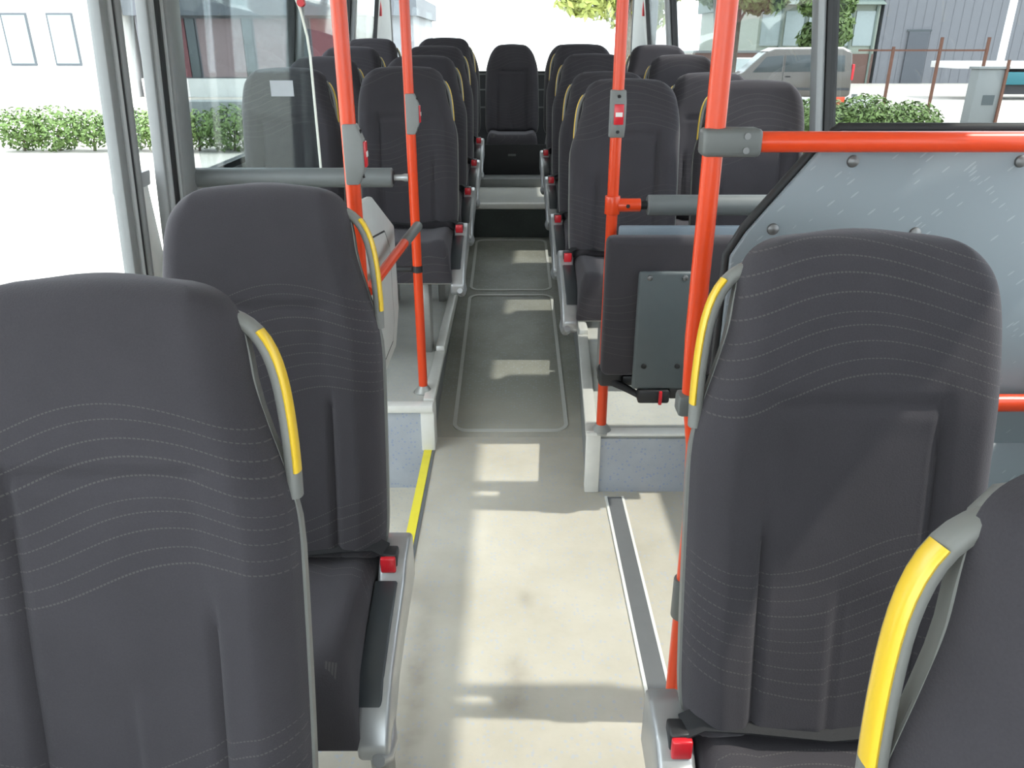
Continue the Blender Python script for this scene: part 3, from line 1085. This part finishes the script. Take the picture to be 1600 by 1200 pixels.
# rounded lower part of the partition
pts = []
for k in range(13):
    a = math.radians(90 + k * 15)
    pts.append((0.010 + 0.062 * math.cos(a), 0.555 + 0.155 * math.sin(a)))
MB().prism(pts, 'x', 0.42, 1.19).build('curved_kick', 'board', pb, 0.0, smooth=30)

# padded bars
bar = thing('padded_bar', 'grey foam padded bar between the left pole and the door jamb', 'padded bar', (-0.35, 2.82, 1.02), 'grey padded bars')
MB().tube([(-0.07, 0, 0), (-0.074, 0, 0), (-0.79, 0, 0), (-0.794, 0, 0)], [.030, .034, .034, .030], 24).build('pad', 'pad_grey', bar)
MB().tube([(-0.066, 0, 0), (-0.0695, 0, 0)], [.02, .024], 16).build('end_cap', 'rubber', bar)
MB().tube([(-0.016, 0, 0), (-0.028, 0, 0), (-0.04, 0, 0), (-0.068, 0, 0)], [.014, .014, .011, .011], 16).build('stub', 'silver', bar)
bar = thing('padded_bar', 'grey foam padded bar behind the fold-up seat on the right', 'padded bar', (0.306, 2.40, 1.002), 'grey padded bars')
MB().tube([(0.105, 0, 0), (0.109, 0, 0), (0.876, 0, 0)], [.027, .031, .031], 24).build('pad', 'pad_grey', bar)
MB().tube([(0.0, 0, 0), (0.12, 0, 0)], [.0135, .0135], 16).build('core', 'rubber', bar)

# glass screen standing on the left padded bar
gs = thing('glass_screen', 'clear glass screen with a pale edge standing above the left padded bar', 'glass screen', (0, 2.82, 1.055))
prof = [(-0.672, -0.02), (-0.672, 0.36), (-0.676, 0.42), (-0.69, 0.50), (-0.712, 0.56), (-0.75, 0.60), (-0.80, 0.615), (-1.09, 0.615), (-1.09, -0.02)]
MB().prism(prof, 'y', -0.003, 0.003).build('pane', 'glass_screen', gs, smooth=0)
MB().tube([(x, 0, z) for x, z in prof[:8]], 0.0045, 8).build('pale_edge', 'edge_white', gs)
MB().box(-0.815, -0.738, -0.006, -0.0035, 0.235, 0.285).build('label_sheet', 'sticker_grey', gs)
MB().cyl((-0.685, -0.012, 0.52), (-0.685, 0.012, 0.52), 0.012, 12).build('clip', 'red_plastic', gs)

# pale side panel beside the door, its stop arm and the buffer peg
sp = thing('side_panel', 'pale grey moulded side panel between the door well and the aisle', 'panel', (-0.385, 1.85, 0.55))
out = [(0.0, 0.0), (0.52, 0.0), (0.63, 0.10), (0.63, 0.375), (0.28, 0.525), (0.0, 0.55)]
MB().prism(out, 'x', -0.014, 0.010).build('board', 'panel_grey', sp, 0.008)
inn = [(0.05, 0.05), (0.44, 0.05), (0.49, 0.10), (0.49, 0.34), (0.42, 0.40), (0.05, 0.45)]
MB().prism(inn, 'x', 0.006, 0.014).build('raised_field', 'panel_grey', sp, 0.006)
for q in (inn,):
    MB().tube([(0.0105, y, z) for y, z in q], 0.0035, 6, closed=True).build('groove', 'rubber', sp)
for (y, z) in ((0.03, 0.5), (0.03, 0.1)):
    MB().cyl((0.015, -0.02, z), (0.015, 0.06, z), 0.012, 10).build('pole_clip', 'fitting_grey', sp)
pg = thing('buffer_peg', 'small dark rubber peg from the left podium pole towards the pale panel', 'peg', (-0.350, 2.82, 0.69))
MB().tube([(-0.018, 0, 0), (-0.02, -0.004, 0), (-0.085, -0.004, 0.0)], [.009, .011, .011], 12).build('rubber_rod', 'black_plastic', pg)
MB().cyl((0, 0, -0.012), (0, 0, 0.012), PR + 0.003, 16).build('collar', 'black_plastic', pg)
ar = thing('guard_rail', 'short orange arm with a grey rubber end pointing past the left podium pole', 'rail', (-0.366, 1.83, 0.90))
A0, A1, A2 = Vector((0.015, 0.0, 0.0)), Vector((0.052, 0.42, 0.02)), Vector((0.072, 0.62, 0.03))
MB().cyl(A0, A1, 0.0135, 18).build('arm_tube', 'orange_paint', ar)
MB().tube([A1, A1.lerp(A2, .06), A1.lerp(A2, .94), A2], [.0135, .0155, .0155, .011], 18).build('rubber_end', 'fitting_grey', ar)

# fold-up seat at the right podium pole
fs_ = thing('fold_up_seat', 'fold-up seat folded upright, dark cushion with grey screwed plate', 'seat', (0.306, 2.35, PODR))
fc = MB().box(-0.025, 0.375, -0.085, -0.015, 0.26, 0.70).build('cushion', 'fabric', fs_, 0.022, 4)
fc['weave_lean'] = 0.2
fc['weave_shift'] = 0.22
pl = MB().box(0.07, 0.24, -0.105, -0.0855, 0.225, 0.605).build('base_plate', 'plate_grey', fs_, 0.01, 3)
for x in (0.103, 0.207):
    MB().tube([(x, -0.105, 0.587), (x, -0.109, 0.587), (x, -0.111, 0.587)], [.009, .008, .004], 12).build('screw', 'screw_metal', pl)
    MB().tube([(x, -0.105, 0.305), (x, -0.108, 0.305), (x, -0.109, 0.305)], [.009, .008, .005], 12).build('bolt', 'rubber', pl)
MB().box(0.02, 0.45, 0.02, 0.035, 0.20, 0.715).build('back_plate', 'backplate_blue', fs_, 0.012, 3)
MB().box(-0.026, 0.05, -0.04, 0.025, 0.205, 0.265).build('hinge_bracket', 'black_plastic', fs_, 0.012, 3)
MB().box(0.05, 0.44, -0.03, 0.02, 0.205, 0.24).build('hinge_bar', 'black_plastic', fs_, 0.008)
bel = MB().tube([(0.02, -0.03, 0.22), (0.07, -0.06, 0.205), (0.10, -0.085, 0.195)], [.014, .012, .010], 10).build('belt_strap', 'belt', fs_)
bk = MB().box(0.09, 0.19, -0.115, -0.075, 0.18, 0.225).build('buckle', 'black_plastic', fs_, 0.008)
MB().box(0.155, 0.165, -0.12, -0.075, 0.178, 0.223).build('release_button', 'red_button', bk, 0.002)
MB().box(0.19, 0.28, -0.10, -0.07, 0.19, 0.23).build('buckle_tongue', 'black_plastic', fs_, 0.006)

# emergency hammers on the rear corner pillars
for sx, lab in ((1, 'red emergency hammer on the right rear corner pillar'), (-1, 'red emergency hammer on the left rear corner pillar')):
    hm = thing('emergency_hammer', lab, 'hammer', (sx * 1.115, 7.25, 1.72), 'red emergency hammers')
    MB().box(-0.02, 0.02, -0.03, 0.0, -0.02, 0.15).build('holder', 'black_plastic', hm, 0.006)
    MB().tube([(-sx * 0.012, -0.042, -0.05), (-sx * 0.012, -0.042, 0.0), (-sx * 0.012, -0.042, 0.10)], [.018, .02, .012], 12).build('handle', 'red_plastic', hm)
    MB().cyl((-sx * 0.012 - 0.03, -0.042, 0.11), (-sx * 0.012 + 0.03, -0.042, 0.11), 0.013, 12).build('head', 'red_plastic', hm)

# ------------------------------------------------------------------ outside
GZ = -0.5
g = struct(MB().box(-150, 150, -60, 220, GZ - 0.1, GZ).build('ground', 'paving', smooth=0), 'pale paved yard around the bus')


def leaves(name, parent, blobs, n, size, mat, seed):
    rnd = random.Random(seed)
    vs, fs = [], []
    tot = sum(b[3] * b[4] * b[5] for b in blobs)
    for b in blobs:
        cnt = int(n * b[3] * b[4] * b[5] / tot)
        for _ in range(cnt):
            while True:
                p = Vector((rnd.uniform(-1, 1), rnd.uniform(-1, 1), rnd.uniform(-1, 1)))
                if 0.35 < p.length < 1:
                    break
            c = Vector((b[0] + p.x * b[3], b[1] + p.y * b[4], b[2] + p.z * b[5]))
            d = (p + Vector((rnd.uniform(-.8, .8), rnd.uniform(-.8, .8), rnd.uniform(-.3, 1.0)))).normalized()
            u = d.orthogonal().normalized()
            u.rotate(Matrix.Rotation(rnd.uniform(0, 6.28), 3, d))
            w = d.cross(u)
            s = size * rnd.uniform(.6, 1.3)
            o = len(vs)
            vs += [c - u * s, c + w * s * .45 + d * s * .12, c + u * s, c - w * s * .45 + d * s * .12]
            fs.append((o, o + 1, o + 2, o + 3))
    o = MB().add(vs, fs).build(name, mat, parent, smooth=0)
    o['kind'] = 'stuff'
    return o


def hedge(loc, label, L, D, H, n, mat, seed, rz=0):
    h = thing('hedge', label, 'hedge', loc, rz=rz)
    k = max(2, int(L / D / .7))
    blobs = [(-L / 2 + L * (i + .5) / k, 0, H * .5, D * .6, D * .5, H * (.5 + .06 * math.sin(i * 2.3))) for i in range(k)]
    leaves('foliage', h, blobs, n * 2, 0.05, mat, seed)
    for i in range(k):
        MB().tube([(blobs[i][0], 0, 0), (blobs[i][0] + .05, 0, H * .5)], [.03, .015], 6).build('stem', 'bark', h)
    return h


def tree(loc, label, H, R, n, mat, seed, trunk=0.16, size=0.22, zlo=.42):
    t = thing('tree', label, 'tree', loc)
    rnd = random.Random(seed)
    MB().tube([(0, 0, 0), (.05, 0, H * .3), (0, .05, H * .6), (.1, 0, H * .8)], [trunk, trunk * .8, trunk * .5, trunk * .2], 10).build('trunk', 'bark', t)
    blobs = []
    for i in range(9):
        a = rnd.uniform(0, 6.28)
        rr = R * rnd.uniform(.15, .62)
        z = H * rnd.uniform(zlo, .88)
        q = R * rnd.uniform(.38, .55)
        blobs.append((rr * math.cos(a), rr * math.sin(a), z, q, q, q * .8))
        MB().tube([(0, 0, z * .65), (rr * .5 * math.cos(a), rr * .5 * math.sin(a), z * .85), (rr * math.cos(a), rr * math.sin(a), z)], [trunk * .35, trunk * .22, trunk * .08], 6).build('branch', 'bark', t)
    leaves('foliage', t, blobs, n, size, mat, seed)
    return t


# --- left side: white building, its lower wing with maroon panels, hedges
wbld = thing('building', 'white building with narrow windows seen through the door glass', 'building', (-33, 31, GZ))
MB().box(-18, 17.8, 0, 10, 0, 6.5).build('wall', 'white_wall', wbld, smooth=0)
MB().box(-18.3, 17.9, -0.3, 10.3, 6.5, 6.8).build('roof', 'roof_grey', wbld, smooth=0)
for x in (-8.6, -5.6, -2.4, 1.6, 4.8, 8.0, 11.6, 13.2, 15.1, 16.75):
    w_ = MB().box(x - .47, x + .47, -0.06, 0.0, 1.25, 3.0).build('window', 'roof_grey', wbld, smooth=0)
    MB().box(x - .41, x + .41, -0.075, -0.061, 1.32, 2.93).build('pane', 'pale_glass', w_, smooth=0)
    MB().box(x - .55, x + .55, -0.14, 0.0, 1.15, 1.24).build('sill', 'panel_grey', wbld, smooth=0)
wing = thing('building', 'low wing with maroon wall panels and dark roof edge behind the glass screen', 'building', (-14.9, 34, GZ))
MB().box(0, 11, 0, 8, 0, 3.0).build('wall', 'cladding', wing, smooth=0)
MB().box(-0.2, 11.2, -0.5, 8.2, 3.0, 3.7).build('roof', 'roof_grey', wing, smooth=0)
MB().box(-0.1, 11.1, -0.1, 0.0, 0, 0.7).build('plinth', 'white_wall', wing, smooth=0)
for i in range(4):
    x = 0.2 + i * 2.25
    MB().box(x, x + 1.75, -0.08, 0, 0.75, 2.9).build('wall_panel', 'pale_red' if i % 3 else 'maroon', wing, smooth=0)
    MB().box(x + 1.80, x + 2.15, -0.1, 0, 0.75, 2.9).build('window', 'dark_glass', wing, smooth=0)
hedge((-15.5, 15.5, GZ), 'sunlit yellow-green hedge left of the door post', 9, 1.3, 0.9, 5200, 'leaf_light', 3)
hedge((-6.6, 16.2, GZ), 'dense green clipped hedge behind the glass screen', 7.0, 1.0, 0.85, 6000, 'leaf', 4)
st = thing('stone_bench', 'low grey stone block behind the green hedge', 'block', (-6.6, 19.5, GZ))
MB().box(-1.4, 1.4, -.3, .3, 0.12, .75).build('slab', 'cabinet_grey', st, 0.03)
MB().box(-1.2, -.9, -.25, .25, 0, .12).build('foot', 'cabinet_grey', st)
MB().box(.9, 1.2, -.25, .25, 0, .12).build('foot', 'cabinet_grey', st)
wbx = thing('post_box', 'white box on a short post above the green hedge', 'box', (-7.2, 16.9, GZ))
MB().box(-.16, .16, -.12, .12, .75, 1.28).build('cabinet', 'white_paint', wbx, 0.02)
MB().box(-.18, .18, -.14, .14, 1.28, 1.31).build('lid', 'white_paint', wbx, 0.01)
MB().box(-.04, .04, -.04, .04, 0, .75).build('post', 'white_paint', wbx)
tree((-17.5, 47, GZ), 'green tree rising over the low wing on the left', 11, 4.5, 9000, 'leaf', 21)
tree((-9.0, 47, GZ), 'light green tree behind the low wing, next to the orange pole', 9, 3.0, 6000, 'leaf_light', 22)

# --- behind: the tree in the rear window
tree((3.66, 27, GZ), 'bright yellow-green tree in the rear window', 5.8, 3.0, 10000, 'leaf_light', 23, size=0.16, zlo=.5)

# --- right side: van, car, barrier, hedge, fence, cabinet, lamp post, trailer, warehouses
van = thing('van', 'grey-brown small van parked beyond the right windows', 'van', (9.5, 29.6, GZ), rz=math.radians(-8))
prof = [(-2.15, .30), (-2.2, .62), (-2.12, .88), (-1.45, 1.05), (-0.75, 1.70), (-0.45, 1.82), (1.75, 1.84), (2.08, 1.72), (2.18, 1.0), (2.2, .38), (2.1, .30)]
MB().prism(prof, 'y', -0.86, 0.86).build('body', 'van_paint', van, 0.06, 3)
MB().prism([(-0.72, 1.74), (-0.45, 1.86), (1.75, 1.88), (2.05, 1.76)], 'y', -0.8, 0.8).build('roof', 'white_paint', van, 0.02)
for poly_ in ([(-1.12, 1.08), (-0.70, 1.58), (-0.15, 1.62), (-0.15, 1.10)], [(-0.06, 1.10), (-0.06, 1.62), (0.85, 1.64), (0.85, 1.11)], [(0.95, 1.11), (0.95, 1.64), (1.85, 1.62), (1.9, 1.12)]):
    MB().prism(poly_, 'y', -0.875, -0.858).build('side_window', 'dark_glass', van, 0.004)
MB().prism([(-1.42, 1.09), (-0.78, 1.69), (-0.74, 1.66), (-1.36, 1.07)], 'y', -0.74, 0.74).build('windscreen', 'pale_glass', van)
for x in (-1.38, 1.35):
    MB().cyl((x, -0.88, .32), (x, -0.68, .32), .32, 24).build('wheel', 'tyre', van)
    MB().cyl((x, -0.895, .32), (x, -0.87, .32), .19, 18).build('wheel_trim', 'silver', van)
    MB().cyl((x, 0.68, .32), (x, 0.88, .32), .32, 24).build('wheel', 'tyre', van)
MB().box(2.14, 2.22, -0.87, -0.66, .85, 1.35).build('tail_lamp', 'red_plastic', van, 0.02)
MB().box(-0.02, 0.16, -0.875, -0.86, .93, .97).build('door_handle', 'rubber', van)
MB().box(-2.1, 2.15, -0.875, -0.858, .52, .60).build('side_moulding', 'insert_dark', van)
MB().box(-0.105, -0.095, -0.872, -0.858, .45, 1.62).build('door_gap', 'rubber', van)
MB().box(0.895, 0.905, -0.872, -0.858, .45, 1.62).build('door_gap', 'rubber', van)

car = thing('car', 'white car parked just left of the grey-brown van', 'car', (9.6, 35.5, GZ), rz=math.radians(60))
prof = [(-1.9, .3), (-1.95, .65), (-1.8, .85), (-0.95, .95), (-0.3, 1.42), (0.9, 1.45), (1.6, 1.0), (1.9, .9), (1.95, .35)]
MB().prism(prof, 'y', -0.8, 0.8).build('body', 'white_paint', car, 0.05, 2)
MB().prism([(-0.86, .98), (-0.3, 1.36), (0.85, 1.39), (1.4, 1.0)], 'y', -0.815, 0.815).build('windows', 'dark_glass', car)
MB().prism([(-0.98, .95), (-0.34, 1.42), (-0.30, 1.40), (-0.92, .94)], 'y', -0.7, 0.7).build('windscreen', 'pale_glass', car)
for x in (-1.2, 1.2):
    for y in (-0.81, 0.63):
        MB().cyl((x, y, .3), (x, y + .18, .3), .3, 20).build('wheel', 'tyre', car)

ba = thing('barrier', 'red and white striped plank barrier in front of the van', 'barrier', (5.35, 15.6, GZ))
for z in (.62, .87):
    for i in range(5):
        MB().box(-1.5 + i * .6, -0.9 + i * .6, -.02, .02, z, z + .18).build('plank', 'barrier_red' if i % 2 else 'white_paint', ba)
for x in (-1.1, 1.1):
    MB().box(x - .04, x + .04, .02, .1, 0, 1.1).build('post', 'cabinet_grey', ba)
hedge((6.25, 14.6, GZ), 'bright green bush behind the orange handrail', 2.4, 1.1, 1.12, 5600, 'leaf', 5)
hedge((4.4, 17.2, GZ), 'low strip of green behind the window seats on the right', 3.0, 0.8, 0.5, 2500, 'leaf', 6)
fe = thing('fence', 'rusty thin post and rail fence in front of the grey warehouse', 'fence', (12.4, 24.5, GZ))
for x in (-1.4, -0.05, 1.3):
    MB().box(x - .035, x + .035, -.035, .035, 0, 2.15 if x > -1 else 1.9).build('post', 'rust', fe)
MB().box(-2.4, 1.35, -.02, .02, 1.78, 1.83).build('rail', 'rust', fe)
cb = thing('utility_cabinet', 'grey utility cabinet at the end of the rusty fence', 'cabinet', (12.25, 21.6, GZ))
MB().box(-.36, .36, -.2, .2, 0, 1.38).build('body', 'cabinet_grey', cb, 0.02)
MB().box(-.40, .40, -.24, .24, 1.38, 1.44).build('lid', 'cabinet_grey', cb, 0.01)
MB().box(-.12, .18, -.21, -.2, .52, .76).build('vent', 'dark_glass', cb)
MB().box(.30, .36, -.26, -.2, 0, 1.6).build('edge_post', 'rust', cb)
lp = thing('lamp_post', 'tall white lamp post rising behind the utility cabinet', 'post', (14.1, 24.4, GZ))
MB().tube([(0, 0, 0), (0.0, 0, 3), (0.0, 0, 7.5)], [.11, .10, .07], 12).build('shaft', 'white_paint', lp)
MB().box(-.1, .7, -.1, .1, 7.4, 7.55).build('lamp_head', 'white_paint', lp, 0.03)

tr_ = thing('trailer', 'flatbed trailer with a teal tool box at the far right', 'trailer', (20.3, 33.0, GZ), rz=math.radians(-4))
MB().box(-3.3, 9, -1.2, 1.2, 1.12, 1.36).build('deck', 'white_paint', tr_, 0.01)
MB().box(-1.8, 9, -.5, .5, .75, 1.12).build('chassis_beam', 'chassis', tr_)
MB().box(-1.65, 0.05, -1.22, -.7, .55, 1.0).build('tool_box', 'teal', tr_, 0.02)
MB().box(-2.4, 4, -1.0, -.6, .2, .75).build('axle_frame', 'chassis', tr_)
for x in (-2.1, 3.0, 4.2, 5.4):
    MB().cyl((x, -1.2, .48), (x, -.9, .48), .48, 20).build('wheel', 'tyre', tr_)
    MB().cyl((x, -1.22, .48), (x, -1.19, .48), .26, 16).build('wheel_trim', 'silver', tr_)
for k in range(3):
    MB().prism([(0.2 + k * .22, .62), (0.31 + k * .22, .62), (0.46 + k * .22, 1.05), (0.35 + k * .22, 1.05)], 'y', -1.24, -1.22).build('hazard_stripe', 'barrier_red' if k % 2 == 0 else 'white_paint', tr_)
MB().box(.9, 1.05, -1, -.85, 1.36, 2.9).box(2.1, 2.25, -1, -.85, 1.36, 2.9).box(.9, 2.25, -1, -.85, 2.75, 2.9).build('loading_frame', 'chassis', tr_)
MB().box(1.6, 4.6, -.9, .9, 1.36, 2.0).build('load', 'chassis', tr_, 0.05)

wh = thing('warehouse', 'grey clad warehouse with a dark door beyond the rusty fence', 'building', (19.8, 46, GZ))
MB().box(0, 8.5, 0, 20, 0, 12).build('wall', 'cladding', wh, smooth=0)
for i in range(17):
    MB().box(i * .5 + .2, i * .5 + .25, -.02, 0, 0, 12).build('cladding_rib', 'cladding', wh, smooth=0)
MB().box(1.5, 2.6, -.12, -.051, 0, 2.6).build('door', 'roof_grey', wh, smooth=0)
MB().box(1.4, 2.7, -.1, -.051, 2.6, 2.7).build('door_lintel', 'dark_glass', wh, smooth=0)
wd = MB().box(5.2, 7.2, -.12, -.051, 4.6, 6.4).build('window', 'roof_grey', wh, smooth=0)
for i in range(3):
    MB().box(5.28 + i * .64, 5.86 + i * .64, -.14, -.121, 4.68, 6.3).build('pane', 'dark_glass', wd, smooth=0)
MB().box(-.2, 8.7, -.3, 20.2, 12, 12.3).build('roof', 'roof_grey', wh, smooth=0)
w2 = thing('warehouse', 'white warehouse wall behind the flatbed trailer', 'building', (29.3, 47, GZ))
MB().box(-0.2, 22, 0, 20, 0, 11).build('wall', 'white_wall', w2, smooth=0)
for x in (3.2, 7.5, 12):
    MB().box(x, x + .12, -.06, 0, 0, 11).build('seam', 'panel_grey', w2, smooth=0)
MB().box(-0.2, 22.2, -.3, 20.2, 11, 11.3).build('roof', 'roof_grey', w2, smooth=0)
w3 = thing('warehouse', 'pale green shed with tall window bands and a sloping roof behind the van', 'building', (13.2, 46, GZ))
MB().box(0, 6.4, 0, 14, 0, 3.9).build('wall', 'cladding_green', w3, smooth=0)
MB().prism([(-.5, 3.9), (14, 3.9), (14, 8.2), (6.0, 6.5)], 'x', -.3, 6.5).build('roof', 'roof_green', w3, smooth=0)
MB().box(0, 6.4, -.06, 0, 0, 1.5).build('plinth', 'brick', w3, smooth=0)
for i in range(5):
    MB().box(.15 + i * 1.25, 1.15 + i * 1.25, -.08, 0, 1.9, 3.6).build('window', 'pale_glass', w3, smooth=0)
    MB().box(1.15 + i * 1.25, 1.25 + i * 1.25, -.12, 0, 0, 3.85).build('mullion', 'roof_green', w3, smooth=0)
tree((15.2, 41, GZ), 'green tree over the roof of the grey-brown van', 5.0, 1.7, 5000, 'leaf', 24, 0.1, 0.16)
tree((8.6, 33, GZ), 'dark green tree in the rearmost right window', 9, 2.2, 8000, 'leaf', 25)
rw = thing('garden_wall', 'low brown brick wall below the trees on the right', 'wall', (10.4, 40, GZ))
MB().box(-4, 4.4, 0, .3, 0, 1.6).build('masonry', 'brick', rw, smooth=0)
MB().box(-4.05, 4.45, -.05, .35, 1.6, 1.7).build('coping', 'cabinet_grey', rw, smooth=0)
